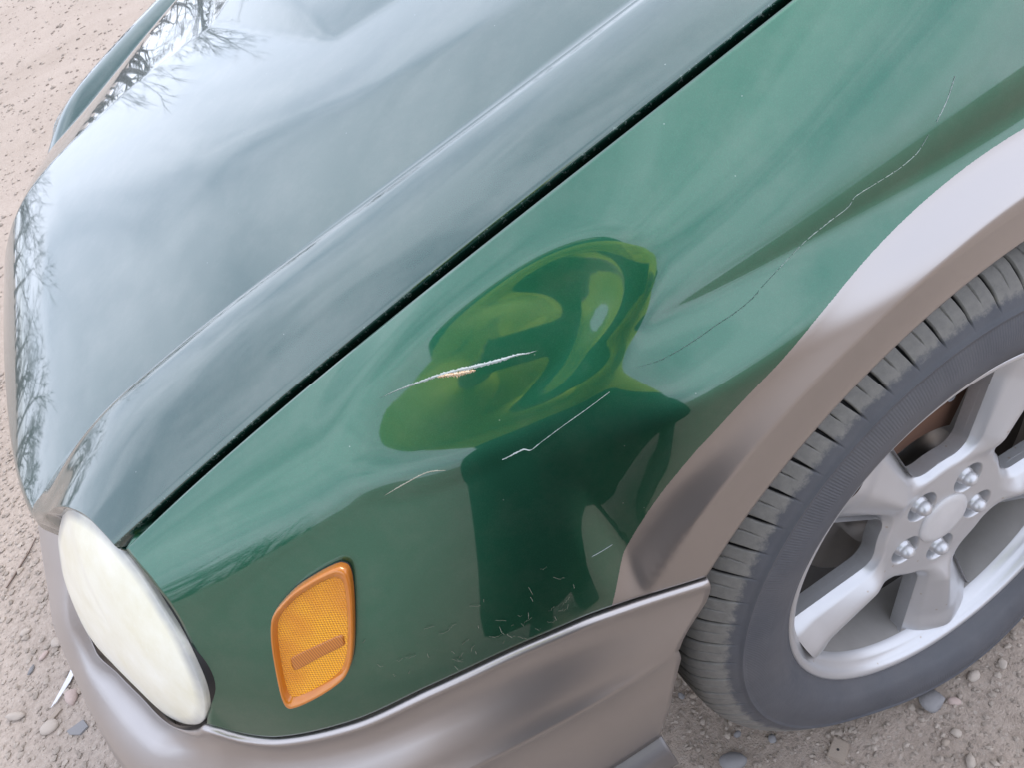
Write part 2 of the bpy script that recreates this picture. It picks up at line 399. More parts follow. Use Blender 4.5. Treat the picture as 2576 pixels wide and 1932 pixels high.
def bumper_half():
    n = 190
    Tr, d = resample(T_, n); Mr, _ = resample(M_, n, d); Br, _ = resample(B_, n, d)
    st = np.linspace(0, d[-1], n)
    tg = np.gradient(Mr, axis=0); tg[:, 2] = 0; tg /= np.linalg.norm(tg, axis=1)[:, None]
    out = np.stack([tg[:, 1], -tg[:, 0], 0*st], -1)                       # outward in plan
    out *= np.sign((out*(Mr-np.array([0.0, .868, 0]))).sum(1))[:, None]
    fade = smst(0, .10, st)[:, None]                                     # flush at the wheel arch
    front = smst(d[7], d[11], st)[:, None]
    z = np.array([0, 0, 1.0]); dn = (Tr-Mr)[:, 2:3]
    Tr = Tr-z*.0028; out0 = out; out = out*(1-.85*front)
    S = [Tr-out*.014-z*.006, Tr-out*.003-z*.0012, Tr+out*.000+z*.0000, Tr+out*.0020-z*.0004, Tr+out*.0036-z*.0018, Tr+out*.0042-z*.0040, Tr+out*.0038-z*.0066, Tr+out*.0030-z*.010]
    out = out0; mo = Mr-Tr; moh = mo.copy(); moh[:, 2] = 0
    for f_side, f_front, dz in ((.05, .28, .26), (.16, .47, .38), (.40, .64, .50), (.64, .79, .62), (.82, .90, .74), (.95, .97, .88)):
        f = f_side*(1-front)+f_front*front
        dz_ = dz*(1-front)+front*dz**1.25
        base = Tr+moh*f; base[:, 2] = Tr[:, 2]-dn[:, 0]*dz_[:, 0]
        S.append(base+out*.0030*(1-dz))
    rib = .0035*fade
    S += [Mr+out*rib*.6+z*.004, Mr+out*rib, Mr+out*rib*.5-z*.005, Mr-z*.012-out*.0008]
    for k in (.3, .55, .8, .97): S.append(Mr*(1-k)+Br*k+out*.004*math.sin(k*math.pi))
    S += [Br+out*.001-z*.002, Br-out*.012-z*.004]
    return np.stack(S, 1), Br, out
BH, BBr, BOut = bumper_half()
def edge_return(P, dvec):
    q = P[0]+np.array(dvec); q2 = P[0]+np.array(dvec)*.12+np.array([.001, 0, 0]); return np.concatenate([q[None], q2[None], P], 0)
BH = edge_return(BH, (.004, .025, 0))
bumper = grid('bumper', np.concatenate([BH, mirror_pts(BH)[::-1][1:]], 0), M_PEWTER, car, flip=True)
bumper['label'] = 'pewter front bumper with bright rounded top edge'
M_SKIRT = m_plain('dark_pewter_plastic', (0.15, 0.14, 0.138), 0.42, 0.35)
z_ = np.array([0, 0, 1.0])
SK = np.stack([BBr-BOut*.008-z_*.003, BBr+BOut*.004-z_*.006, BBr+BOut*.010-z_*.012, BBr+BOut*.011-z_*.02, BBr+BOut*.008-z_*.05, BBr-BOut*.002-z_*.085, BBr-BOut*.02-z_*.09], 1)
SK = edge_return(SK, (.0, .03, 0))
skirt = grid('bumper_skirt', np.concatenate([SK, mirror_pts(SK)[::-1][1:]], 0), M_SKIRT, car, flip=True)
# grille between the headlights
gr = link(bpy.data.objects.new('grille', None), car)
yg = np.linspace(.40, 2*HALF-.40, 60); fxg = lambda y: np.interp(np.minimum(y, 2*HALF-y), [.33, .40, .5, .7, .868], [-.69, -.722, -.735, -.742, -.744])
grid('grille_backing', np.stack([np.stack([fxg(yg)+.02, yg, 0*yg+.70-.02], -1), np.stack([fxg(yg)+.0, yg, 0*yg+.62], -1)], 1), M_BLACK, gr)
for k in range(4):
    tube('grille_bar', [(fxg(y)-.012, y, .637+.011*k) for y in yg], .003, M_GASKET, gr)

# ------------------------------------------------------------------ front wheel
def wheel_frame(steer=-0.024, camber=-0.041, y=WY):
    n = Vector((-math.sin(steer)*math.cos(camber), math.cos(steer)*math.cos(camber), math.sin(camber)))   # inward axis
    xa = Vector((1, 0, 0)); xa = (xa-n*xa.dot(n)).normalized(); za = xa.cross(n).normalized()
    return Matrix((( xa.x, n.x, za.x, WX), (xa.y, n.y, za.y, y), (xa.z, n.z, za.z, WZ), (0, 0, 0, 1)))
# wheel space: y = inward axis, x rear, z up; theta 0 = front, 90 = up
def pol(r, th, o): return np.stack([-r*np.cos(th), o+0*r*th, r*np.sin(th)], -1)
def m_tyre():
    m, t, b = material('tyre_rubber'); v = objco(t)
    s = N(t, 'ShaderNodeSeparateXYZ'); t.links.new(v, s.inputs[0])
    r = math_(t, 'SQRT', math_(t, 'ADD', math_(t, 'POWER', s.outputs['X'], 2.0), math_(t, 'POWER', s.outputs['Z'], 2.0)))
    n1 = noise(t, v, 35.0, 6.0, 0.65); n2 = noise(t, v, 120.0, 5.0, 0.7); n3 = noise(t, v, 8.0, 3.0)
    side = mixc(t, n1, (0.044, 0.048, 0.058), (0.096, 0.098, 0.108))
    side = mixc(t, ramp(t, n3, [(0.4, (0, 0, 0)), (0.7, (0.6, 0.6, 0.6))]), side, (0.100, 0.096, 0.098))
    dust = mixc(t, n2, (0.105, 0.102, 0.096), (0.235, 0.222, 0.20))
    edge = math_(t, 'ADD', r, math_(t, 'MULTIPLY', math_(t, 'SUBTRACT', n2, 0.5), 0.016))
    k = ramp(t, math_(t, 'MULTIPLY_ADD', edge, 100.0, -28.0), [(0.1, (0, 0, 0)), (0.6, (1, 1, 1))])
    dark = math_(t, 'LESS_THAN', r, 0.3095)
    c = mixc(t, k, side, dust)
    ga = N(t, 'ShaderNodeAttribute', attribute_name='groove'); c = mixc(t, ramp(t, ga.outputs['Fac'], [(0.25, (0, 0, 0)), (0.6, (1, 1, 1))]), c, (0.008, 0.008, 0.009))
    th = math_(t, 'ARCTAN2', s.outputs['Z'], s.outputs['X'])
    t.links.new(c, b.inputs['Base Color']); b.inputs['Roughness'].default_value = 0.62; b.inputs['Specular IOR Level'].default_value = 0.35
    # fine radial hatching on the upper sidewall
    hat = math_(t, 'SINE', math_(t, 'MULTIPLY', th, 620.0))
    bandk = math_(t, 'MULTIPLY', math_(t, 'GREATER_THAN', r, 0.247), math_(t, 'LESS_THAN', r, 0.268))
    # worn raised blocks in the band below
    cv = N(t, 'ShaderNodeCombineXYZ'); t.links.new(math_(t, 'MULTIPLY', th, 13.0), cv.inputs[0]); t.links.new(math_(t, 'MULTIPLY', r, 75.0), cv.inputs[1])
    vl = N(t, 'ShaderNodeTexVoronoi', Scale=1.0, distance='CHEBYCHEV'); t.links.new(cv.outputs[0], vl.inputs['Vector'])
    blk = math_(t, 'MULTIPLY', math_(t, 'LESS_THAN', vl.outputs['Distance'], 0.30), math_(t, 'MULTIPLY', math_(t, 'GREATER_THAN', r, 0.234), math_(t, 'LESS_THAN', r, 0.262)))
    hh = math_(t, 'ADD', math_(t, 'MULTIPLY', math_(t, 'MULTIPLY', hat, bandk), 0.3), math_(t, 'ADD', math_(t, 'MULTIPLY', blk, 0.45), math_(t, 'MULTIPLY', n2, 0.8)))
    bump(t, b, hh, 0.35, 0.0012)
    return m
M_TYRE = m_tyre()
def m_alloy():
    m, t, b = material('silver_wheel_paint'); v = objco(t)
    n = noise(t, v, 30.0, 6.0, 0.7); n2 = noise(t, v, 220.0, 4.0, 0.7)
    s = N(t, 'ShaderNodeSeparateXYZ'); t.links.new(v, s.inputs[0])
    # brake dust deep in the openings
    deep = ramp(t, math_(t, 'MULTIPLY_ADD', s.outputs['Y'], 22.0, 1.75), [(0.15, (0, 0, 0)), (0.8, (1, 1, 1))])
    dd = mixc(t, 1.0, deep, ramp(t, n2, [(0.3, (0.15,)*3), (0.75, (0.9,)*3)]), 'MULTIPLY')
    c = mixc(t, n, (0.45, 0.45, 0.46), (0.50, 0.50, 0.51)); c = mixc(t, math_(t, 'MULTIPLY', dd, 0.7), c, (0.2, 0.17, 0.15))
    vo = N(t, 'ShaderNodeTexVoronoi', Scale=90.0); t.links.new(v, vo.inputs['Vector'])
    sp = N(t, 'ShaderNodeTexWhiteNoise'); t.links.new(vo.outputs['Color'], sp.inputs['Vector'])
    speck = math_(t, 'MULTIPLY', math_(t, 'LESS_THAN', vo.outputs['Distance'], 0.12), math_(t, 'GREATER_THAN', sp.outputs['Value'], 0.9))
    c = mixc(t, math_(t, 'MULTIPLY', speck, 0.6), c, (0.34, 0.27, 0.2))
    t.links.new(c, b.inputs['Base Color']); b.inputs['Metallic'].default_value = 0.55; b.inputs['Roughness'].default_value = 0.36
    b.inputs['Coat Weight'].default_value = 0.3; b.inputs['Coat Roughness'].default_value = 0.15
    return m
M_ALLOY = m_alloy()
M_BARREL = m_plain('dusted_shaded_barrel', (0.055, 0.047, 0.042), 0.7, 0.2); M_DUSTY = m_plain('dusty_silver', (0.30, 0.285, 0.27), 0.6, 0.4)  # barrel colour: brake dust plus the wheel well's shade painted in
M_CAP = m_plain('worn_white_cap', (0.50, 0.485, 0.48), 0.4, 0.1)
def wheel(far=False):
    root = link(bpy.data.objects.new('wheel', None), car)
    Mw = wheel_frame()
    if far:
        Mw = Matrix.Diagonal((1, -1, 1, 1)) @ Mw; Mw = Matrix.Translation((0, 2*HALF, 0)) @ Mw
        Mw = Mw @ Matrix.Diagonal((1, -1, 1, 1)) @ Matrix.Rotation(math.pi, 4, 'Z')
    root.matrix_world = Mw
    # tyre
    na = 300 if far else 2700
    th = np.linspace(0, 2*math.pi, na, endpoint=False)
    prof = [(.200, -.070), (.2045, -.090), (.2085, -.0975), (.2125, -.0985), (.216, -.1005), (.2165, -.1035), (.222, -.1055), (.2225, -.1075), (.232, -.1115), (.243, -.1130), (.255, -.1120), (.2665, -.1090),
            (.2700, -.1083), (.2706, -.1094), (.2718, -.1094), (.2724, -.1072), (.2765, -.1055)]
    ntr = len(prof)
    tread = [(.2800, -.1035), (.2850, -.1005), (.2895, -.0978), (.2940, -.0944), (.2985, -.0903), (.3022, -.0868), (.3050, -.0830), (.3070, -.0793), (.3085, -.0755), (.3097, -.0700), (.3105, -.0640), (.3112, -.058), (.3116, -.052), (.3120, -.046), (.3122, -.040), (.3124, -.034), (.3125, -.030)]
    inner_ = [(.3075, -.0295), (.3073, -.0225), (.3127, -.022), (.3128, 0), (.3127, .022), (.3075, .0225), (.3075, .0295), (.3125, .03), (.3112, .058), (.3085, .0755), (.302, .0875), (.287, .1), (.265, .109), (.243, .112), (.215, .1), (.2, .07)]
    full = prof+tread+inner_
    rows = []; grv = []
    G1 = 64                                                               # pairs of wide and narrow grooves
    for i, (r, o) in enumerate(full):
        rad = np.full(na, r); oo = np.full(na, o)
        if not far and ntr <= i < ntr+len(tread):
            tt = (o+.1035)/(.0735)
            wav = .004*np.sin(th*9)
            ph = (th*G1/(2*math.pi)+(.55*tt**1.5)) % 1.0
            wdt = .058*min(1, .5+4*tt); dpt = .0065*min(1, .15+14*tt)
            d1 = np.abs(ph-.25); g = np.clip((wdt-d1)/.018, 0, 1)*(1.0 if tt < .97 else 1)
            ph2 = (ph-.75-.04*math.sin(tt*9)); d2 = np.abs(ph2); g2 = np.clip((.017-d2)/.010, 0, 1)*.6*(1 if .10 < tt < .93 else 0)
            dp_ = dpt*np.maximum(g, g2); k_ = max(0.0, 1-tt*2.6); rad = rad-dp_*(1-.55*k_); oo = oo+dp_*.9*k_
        if False:
            ph = (th*G1/(2*math.pi)) % 1.0; rad = rad-.0012*np.clip((.06-np.abs(ph-.25))/.02, 0, 1)
        rows.append(np.stack([-rad*np.cos(th), oo, rad*np.sin(th)], -1)); grv.append(dp_ if (not far and ntr <= i < ntr+len(tread)) else np.zeros(na))
    P = np.stack(rows, 1)
    # flattened where it stands on the ground (work in world height)
    if not far:
        Mi = np.array(Mw); W = P@Mi[:3, :3].T+Mi[:3, 3]
        low = np.clip(.030-W[..., 2], 0, None)
        W[..., 1] -= np.where(P[..., 1] < -.06, 1, 0)*.010*smst(.0, .06, .10-W[..., 2])*np.exp(-(P[..., 0]/.13)**2)*smst(.2, .24, np.hypot(P[..., 0], P[..., 2]))
        W[..., 2] = np.maximum(W[..., 2], .002)
        P = (W-Mi[:3, 3])@Mi[:3, :3]
    ty = grid('tyre', P, M_TYRE, root, closeu=True, flip=True)
    at = ty.data.attributes.new('groove', 'FLOAT', 'POINT'); at.data.foreach_set('value', (np.stack(grv, 1).reshape(-1)/.006).astype(np.float32))
    # rim: lip, barrel, spokes with openings
    nr = 256
    th = np.linspace(0, 2*math.pi, nr, endpoint=False)
    rp = [(.2105, -.088), (.2110, -.0955), (.2098, -.0985), (.2075, -.0990), (.2045, -.0985), (.2020, -.0965), (.2008, -.0935), (.1995, -.0900), (.1960, -.0875), (.1935, -.0850), (.1915, -.076)]
    grid('rim', np.stack([pol(np.full(nr, r), th, np.full(nr, o)) for r, o in rp], 1), M_ALLOY, root, closeu=True, flip=True)
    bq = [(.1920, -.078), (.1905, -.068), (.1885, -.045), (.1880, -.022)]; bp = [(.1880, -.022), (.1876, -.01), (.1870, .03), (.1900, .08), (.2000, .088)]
    grid('rim_wall', np.stack([pol(np.full(nr, r), th, np.full(nr, o)) for r, o in bq], 1), M_DUSTY, root, closeu=True, flip=True)
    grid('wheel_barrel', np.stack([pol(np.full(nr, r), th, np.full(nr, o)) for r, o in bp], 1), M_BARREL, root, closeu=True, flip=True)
    # spoke face as a polar height field
    na_, nrad = 900, 150
    th = np.linspace(0, 2*math.pi, na_, endpoint=False); rr = np.linspace(.029, .1945, nrad)
    R, TH = np.meshgrid(rr, th, indexing='xy')
    off = math.radians(20.5); sect = 2*math.pi/5
    a = (TH-off+sect/2) % sect-sect/2                                      # angle from the middle of the nearest opening
    X, Y = R*np.cos(a), np.abs(R*np.sin(a))
    # opening: sides along radii, rounded towards the hub; each spoke is a ridge falling to the openings
    hw, rad = math.radians(20.5), .017
    d1 = Y*math.cos(hw)-X*math.sin(hw)+rad; d2 = (.083-R)+rad
    ds = np.minimum(np.maximum(d1, d2), 0)+np.hypot(np.maximum(d1, 0), np.maximum(d2, 0))-rad
    hole = (ds < 0) & (R < .1915)
    wsp = np.maximum(R*math.sin(sect/2-hw), 1e-4)                          # half width of the spoke here
    u = np.clip(1-np.maximum(ds, 0)/np.maximum(wsp, .018), 0, 1)
    arm = smst(.070, .105, R)
    ridge = -.0915+.0185*(np.sqrt(u*u+.03)-.173)/.842+.005*smst(.6, 1.0, u)
    face = -.0805*(1-arm)+ridge*arm+.004*(1-arm)*smst(.010, 0, ds)
    O = face-.003*smst(.165, .19, R)*arm
    lug_a = math.radians(59.5)
    la = (TH-lug_a+sect/2) % sect-sect/2
    dl = np.hypot(R*np.cos(la)-.050, R*np.sin(la))
    O = O+.013*smst(.0185, .0145, dl)
    P = pol(R, TH, 0*R); P[..., 1] = O
    # faces; the rim of each opening is snapped to its outline and given a wall
    keep = np.ones_like(hole); keep[:, :-1] = ~(hole & np.roll(hole, -1, 0) & np.roll(hole, -1, 1) & np.roll(np.roll(hole, -1, 0), -1, 1))[:, :-1]
    e1, e2 = np.maximum(d1, 0), np.maximum(d2, 0); ln_ = np.maximum(np.hypot(e1, e2), 1e-9)
    inner_c = (d1 > 0) & (d2 > 0)
    sgn = np.sign(np.where(a == 0, 1, a)); g1x, g1y = -math.sin(hw), math.cos(hw)*sgn; g2x, g2y = -np.cos(a), -np.sin(a)
    gx = np.where(inner_c, (e1*g1x+e2*g2x)/ln_, np.where(d1 > d2, g1x, g2x)); gy = np.where(inner_c, (e1*g1y+e2*g2y)/ln_, np.where(d1 > d2, g1y, g2y))
    move = np.where(hole & (R < .188), -ds, 0)
    xl, yl = X+gx*move, R*np.sin(a)+gy*move
    tb = TH-a
    P[..., 0] = -(xl*np.cos(tb)-yl*np.sin(tb)); P[..., 2] = xl*np.sin(tb)+yl*np.cos(tb)
    V = P.reshape(-1, 3); F = []
    for i in range(na_):
        i2 = (i+1) % na_
        for j in range(nrad-1):
            if keep[i, j]: F.append((i*nrad+j, i*nrad+j+1, i2*nrad+j+1, i2*nrad+j))
    def dsf(x, y):
        r_ = np.hypot(x, y); e1 = abs(y)*math.cos(hw)-x*math.sin(hw)+rad; e2 = (.083-r_)+rad
        return np.minimum(np.maximum(e1, e2), 0)+np.hypot(np.maximum(e1, 0), np.maximum(e2, 0))-rad
    ph = np.linspace(0, 2*math.pi, 121); rr_ = np.linspace(0, .09, 500); ct = []
    for q in ph:
        xx, yy = .140+rr_*math.cos(q), rr_*math.sin(q); bad = (dsf(xx, yy) > 0) | (np.hypot(xx, yy) > .1915); k_ = int(np.argmax(bad)); ct.append((xx[k_], yy[k_]))
    ct = np.array(ct); n0 = len(V); walls = []
    for w5 in range(5):
        an = off+w5*sect; xa, ya = ct[:, 0]*math.cos(an)-ct[:, 1]*math.sin(an), ct[:, 0]*math.sin(an)+ct[:, 1]*math.cos(an)
        G_ = np.stack([np.stack([-xa, np.full(len(xa), o_), ya], -1) for o_ in (-.0745, -.066, -.058)], 1)
        F += [tuple(int(k_)+n0+w5*len(ct)*3 for k_ in f_) for f_ in grid_faces(len(ct), 3)]; walls.append(G_.reshape(-1, 3))
    V = np.concatenate([V]+walls, 0)
    sp_o = mesh('spokes', V, F, M_ALLOY, root)
    cp = [(0.0001, -.0845), (.012, -.0843), (.024, -.0838), (.0300, -.0828), (.0312, -.081), (.0313, -.07)]
    t2 = np.linspace(0, 2*math.pi, 64, endpoint=False)
    grid('hub_cap', np.stack([pol(np.full(64, r), t2, np.full(64, o)) for r, o in cp], 1), M_CAP, root, closeu=True, flip=True)
    # lug nuts with domed heads
    t3 = np.linspace(0, 2*math.pi, 36, endpoint=False)
    lp = [(0.0001, -.0895), (.003, -.0891), (.0055, -.0876), (.0073, -.0850), (.0080, -.0812), (.0082, -.078), (.0095, -.0775), (.0098, -.066), (.0115, -.064), (.0115, -.058)]
    me = None
    for k in range(5):
        if me is None:
            Pn = np.stack([np.stack([-r*np.cos(t3), np.full(36, o), r*np.sin(t3)], -1) for r, o in lp], 1)
            o_ = grid('lug_nut', Pn, M_ALLOY, root, closeu=True, flip=True); me = o_.data
        else: o_ = link(bpy.data.objects.new('lug_nut', me), root)
        an = lug_a+k*sect; o_.location = (-.050*math.cos(an), 0, .050*math.sin(an))
    if far: return root
    # brake disc, caliper and valve seen through the openings
    bd = [(.035, -.030), (.075, -.030), (.0755, -.012), (.128, -.010), (.130, -.008), (.130, .012)]
    grid('brake_disc', np.stack([pol(np.full(96, r), np.linspace(0, 2*math.pi, 96, endpoint=False), np.full(96, o)) for r, o in bd], 1), M_ROTOR, root, closeu=True, flip=True)
    def arc_block(name, r0, r1, a0, a1, o0, o1, mat):
        A = np.radians(np.linspace(a0, a1, 16)); pr = [(r0, o1), (r0, o0+.006), (r0+.006, o0), (r1-.006, o0), (r1, o0+.006), (r1, o1)]
        return grid(name, np.stack([pol(np.full(16, r), A, np.full(16, o)) for r, o in pr], 1), mat, root, flip=True)
    arc_block('brake_caliper', .085, .150, 40, 122, -.045, .03, M_RUST)
    tube('valve_stem', [(.02, -.040, .168), (.019, -.062, .166), (.018, -.075, .165)], [.0045, .0045, .0042], M_GREYPLASTIC, root, 10)
    return root
wheel()
wheel(True)
# wheel-arch liner behind the wheel
th = np.linspace(-.35, math.pi+.1, 40)
def liner(far=False):
    P = np.stack([np.stack([-(.395)*np.cos(th), np.full(40, y), WZ+.395*np.sin(th)], -1) for y in (.025, .20, .36)]+[np.stack([-.1*np.cos(th), np.full(40, .365), WZ+.1*np.sin(th)], -1)], 1)
    if far: P = mirror_pts(P)
    grid('wheel_arch_liner', P, M_BLACK, car)
liner(); liner(True)

# ------------------------------------------------------------------ ground
def m_dirt():
    m, t, b = material('dry_dirt'); v = objco(t)
    n0 = noise(t, v, 0.6, 4.0); n1 = noise(t, v, 6.0, 6.0, 0.6); n2 = noise(t, v, 90.0, 6.0, 0.7); n3 = noise(t, v, 380.0, 3.0, 0.6)
    c = mixc(t, n1, (0.275, 0.222, 0.180), (0.385, 0.320, 0.268))
    c = mixc(t, ramp(t, n0, [(0.35, (0, 0, 0)), (0.7, (0.6,)*3)]), c, (0.44, 0.37, 0.318))
    c = mixc(t, math_(t, 'MULTIPLY', ramp(t, n2, [(0.42, (0, 0, 0)), (0.72, (1, 1, 1))]), 0.5), c, (0.165, 0.128, 0.10))
    vo = N(t, 'ShaderNodeTexVoronoi', Scale=170.0); t.links.new(v, vo.inputs['Vector'])
    hue = N(t, 'ShaderNodeSeparateColor'); t.links.new(vo.outputs['Color'], hue.inputs[0])
    peb = math_(t, 'MULTIPLY', math_(t, 'LESS_THAN', vo.outputs['Distance'], 0.42), math_(t, 'GREATER_THAN', hue.outputs[0], 0.55))
    c = mixc(t, math_(t, 'MULTIPLY', peb, 0.55), c, mixc(t, hue.outputs[1], (0.18, 0.15, 0.125), (0.47, 0.41, 0.355)))
    t.links.new(c, b.inputs['Base Color']); b.inputs['Roughness'].default_value = 0.95; b.inputs['Specular IOR Level'].default_value = 0.2
    h = math_(t, 'ADD', math_(t, 'MULTIPLY', n2, 0.8), math_(t, 'ADD', math_(t, 'MULTIPLY', n3, 0.5), math_(t, 'MULTIPLY', peb, 0.12)))
    bump(t, b, h, 0.8, 0.005)
    return m
M_DIRT = m_dirt()
def ground():
    from mathutils import noise as mn
    # one sheet, fine near the car and coarse towards the horizon
    g = np.concatenate([-np.geomspace(1500, 5.2, 18), np.linspace(-5, -1.6, 50)[:-1], np.linspace(-1.6, 1.6, 200), np.linspace(1.6, 5, 50)[1:], np.geomspace(5.2, 1500, 18)])
    V = []
    for x in g:
        for y in g+.0:
            f = max(0, 1-max(abs(x), abs(y))/40)
            h = mn.noise((x*.9, y*.9, 0))*.010+mn.noise((x*4, y*4, 3))*.004+mn.noise((x*18, y*18, 5))*.0022
            V.append((x, y, h*f-.004))
    o = mesh('ground', V, grid_faces(len(g), len(g)), M_DIRT); o['kind'] = 'structure'
    return o
GROUND = ground()

# ------------------------------------------------------------------ loose stones, gravel and litter on the dirt
GB = bvh_of(GROUND)
def gz(x, y):
    h = GB.ray_cast(Vector((x, y, 1)), Vector((0, 0, -1)))[0]; return h.z if h else 0.0
ICO = None
def ico():
    global ICO
    if ICO is None:
        bm = bmesh.new(); bmesh.ops.create_icosphere(bm, subdivisions=1, radius=1.0); bm.verts.ensure_lookup_table()
        v1 = np.array([v.co[:] for v in bm.verts]); f1 = [tuple(v.index for v in f.verts) for f in bm.faces]; bm.free()
        bm = bmesh.new(); bmesh.ops.create_icosphere(bm, subdivisions=2, radius=1.0); bm.verts.ensure_lookup_table()
        v2 = np.array([v.co[:] for v in bm.verts]); f2 = [tuple(v.index for v in f.verts) for f in bm.faces]; bm.free()
        ICO = (v1, np.array(f1), v2, np.array(f2))
    return ICO
def m_stone(name, a, b_):
    m, t, b = material(name); v = objco(t); g = N(t, 'ShaderNodeNewGeometry')
    c = mixc(t, g.outputs['Random Per Island'], a, b_); c = mixc(t, noise(t, v, 120.0, 4.0, 0.7), c, tuple(q*1.25 for q in a))
    t.links.new(c, b.inputs['Base Color']); b.inputs['Roughness'].default_value = 0.9; b.inputs['Specular IOR Level'].default_value = 0.25
    bump(t, b, noise(t, v, 400.0, 3.0), 0.4, 0.001)
    return m
M_GRAVEL = m_stone('gravel', (0.20, 0.168, 0.14), (0.48, 0.415, 0.355))
M_ST = {'tan': m_stone('tan_stone', (0.25, 0.205, 0.165), (0.31, 0.26, 0.215)), 'grey': m_stone('grey_stone', (0.17, 0.165, 0.165), (0.23, 0.22, 0.22)),
        'pale': m_stone('pale_stone', (0.31, 0.265, 0.225), (0.37, 0.32, 0.275)), 'rose': m_stone('rose_stone', (0.34, 0.265, 0.235), (0.38, 0.30, 0.265))}
def gravel():
    v1, f1, _, _ = ico(); rng = np.random.default_rng(3); V = []; F = []; n = 0
    def put(x, y, s):
        nonlocal n
        q = v1*(1+rng.normal(0, .16, (len(v1), 1)))*np.array([1, rng.uniform(.6, 1), rng.uniform(.4, .75)])*s
        a = rng.uniform(0, 6.28); c_, s_ = math.cos(a), math.sin(a)
        q = np.stack([q[:, 0]*c_-q[:, 1]*s_+x, q[:, 0]*s_+q[:, 1]*c_+y, q[:, 2]+gz(x, y)+s*.15], -1)
        V.append(q); F.append(f1+n); n += len(v1)
    for _ in range(15000): put(rng.uniform(-.5, .45), rng.uniform(-.3, .6), .0011+.0042*rng.random()**3)
    for _ in range(13000): put(rng.uniform(-1.75, -.85), rng.uniform(.4, 2.4), .0013+.0070*rng.random()**3.2)
    for _ in range(4000): put(rng.uniform(-3.2, -.6), rng.uniform(2.2, 6.5), .002+.013*rng.random()**3.2)
    for _ in range(2500): put(rng.uniform(-4.5, .5), rng.uniform(6, 14), .004+.022*rng.random()**3)
    o = mesh('gravel', np.concatenate(V), np.concatenate(F), M_GRAVEL, sm=False); o['kind'] = 'stuff'; o['label'] = 'fine gravel scattered over the dry dirt'
gravel()
def stone(x, y, size, kind, label, asp=.75, hgt=.5, ang=None, sub=2, rough=.10, name='stone', group=True):
    v1, f1, v2, f2 = ico(); rng = np.random.default_rng(int(abs(x*9973+y*7919)*10) % 99991)
    V, F = (v2, f2) if sub == 2 else (v1, f1)
    d = rng.normal(0, 1, (14, 3)); d /= np.linalg.norm(d, axis=1)[:, None]
    q = V*(1+rough*np.sin(V@d[0]*2.3+1)[:, None]+rough*.6*np.sin(V@d[1]*4.1)[:, None])
    for k in range(2, 14 if rough > .05 else 4): q = q-np.maximum(q@d[k]-.74, 0)[:, None]*d[k]      # flat chipped faces
    q = q*np.array([1, asp, hgt])*size*.5
    a = rng.uniform(0, 6.28) if ang is None else ang; c_, s_ = math.cos(a), math.sin(a)
    q = np.stack([q[:, 0]*c_-q[:, 1]*s_, q[:, 0]*s_+q[:, 1]*c_, q[:, 2]], -1)
    o = mesh(name, q, F, M_ST[kind]); o.location = (x, y, gz(x, y)+size*.5*hgt*.45)
    o['label'] = label; o['category'] = 'stone'
    if group: o['group'] = 'loose stones on the dirt'
    return o
stone(-.060, -.012, .034, 'grey', 'large grey angular rock on the dirt beside the tyre', .85, .55, 0.4, rough=.14)
stone(-.041, -.026, .018, 'rose', 'small rose stone right beside the large grey rock', .6, .5, -.7)
stone(.002, -.018, .020, 'pale', 'pale chipped stone on the dirt just below the tyre', .7, .6, .2)
stone(.026, -.002, .020, 'tan', 'tan stone closest to the tyre at the right edge', .7, .6, 1.2)
stone(.037, -.028, .017, 'pale', 'pale wedge-shaped stone between two other pale stones near the tyre', .6, .5, .8)
stone(.060, -.062, .018, 'tan', 'tan pebble at the far right of the dirt', .8, .5)
stone(-.244, .066, .013, 'grey', 'round grey pebble on the dirt left of the square chip', .95, .6)
stone(-.276, .096, .012, 'grey', 'small dark grey pebble under the front of the tyre', .8, .6)
stone(-.302, .072, .038, 'grey', 'large smooth oval grey pebble at the bottom edge', .62, .55, -.55, rough=.03)
stone(-.067, -.052, .016, 'pale', 'pale angular stone at the lower right, upper of a close pair', .8, .6)
stone(-.085, -.053, .012, 'tan', 'small tan stone at the lower right, lower of a close pair', .8, .6)
stone(-.080, -.082, .024, 'pale', 'pale triangular stone in the bottom right corner', .6, .5, .9, sub=1)
stone(-.2895, .1686, .013, 'tan', 'tan pebble in the shade between bumper and tyre', .7, .6)
stone(-.304, .179, .013, 'grey', 'grey pebble in the shade nearest the bumper edge', .7, .6)
stone(-1.2853, .836, .042, 'pale', 'white oval pebble on the dirt left of the bumper', .72, .4, -.35, rough=.04)
stone(-1.36, .915, .050, 'pale', 'long pale stone at the lower left edge', .42, .4, -.45)
stone(-1.238, .868, .034, 'rose', 'knobbly brown rock beside the bumper on the left', .8, .7, rough=.16)
stone(-1.252, .893, .018, 'pale', 'small pale pebble touching the knobbly brown rock', .8, .6)
stone(-1.222, .873, .019, 'tan', 'small tan pebble between the bumper and the knobbly rock', .7, .6)
stone(-1.270, 1.030, .030, 'pale', 'pale stone near a grey shard, level with the headlight', .8, .6)
stone(-1.345, 1.120, .028, 'pale', 'pale rounded stone at the left edge, level with the headlight', .75, .5)
stone(-1.300, 1.020, .024, 'rose', 'rose stone left of the pale stone beside the headlight', .75, .5)
stone(-1.330, 1.005, .026, 'grey', 'blue-grey shard on the dirt at the far left', .6, .35, sub=1)
stone(-1.235, .945, .022, 'tan', 'tan stone just above the white plastic blade', .75, .5)
stone(-1.37, 1.335, .022, 'tan', 'tan pebble at the left edge beside the hood corner', .75, .5)
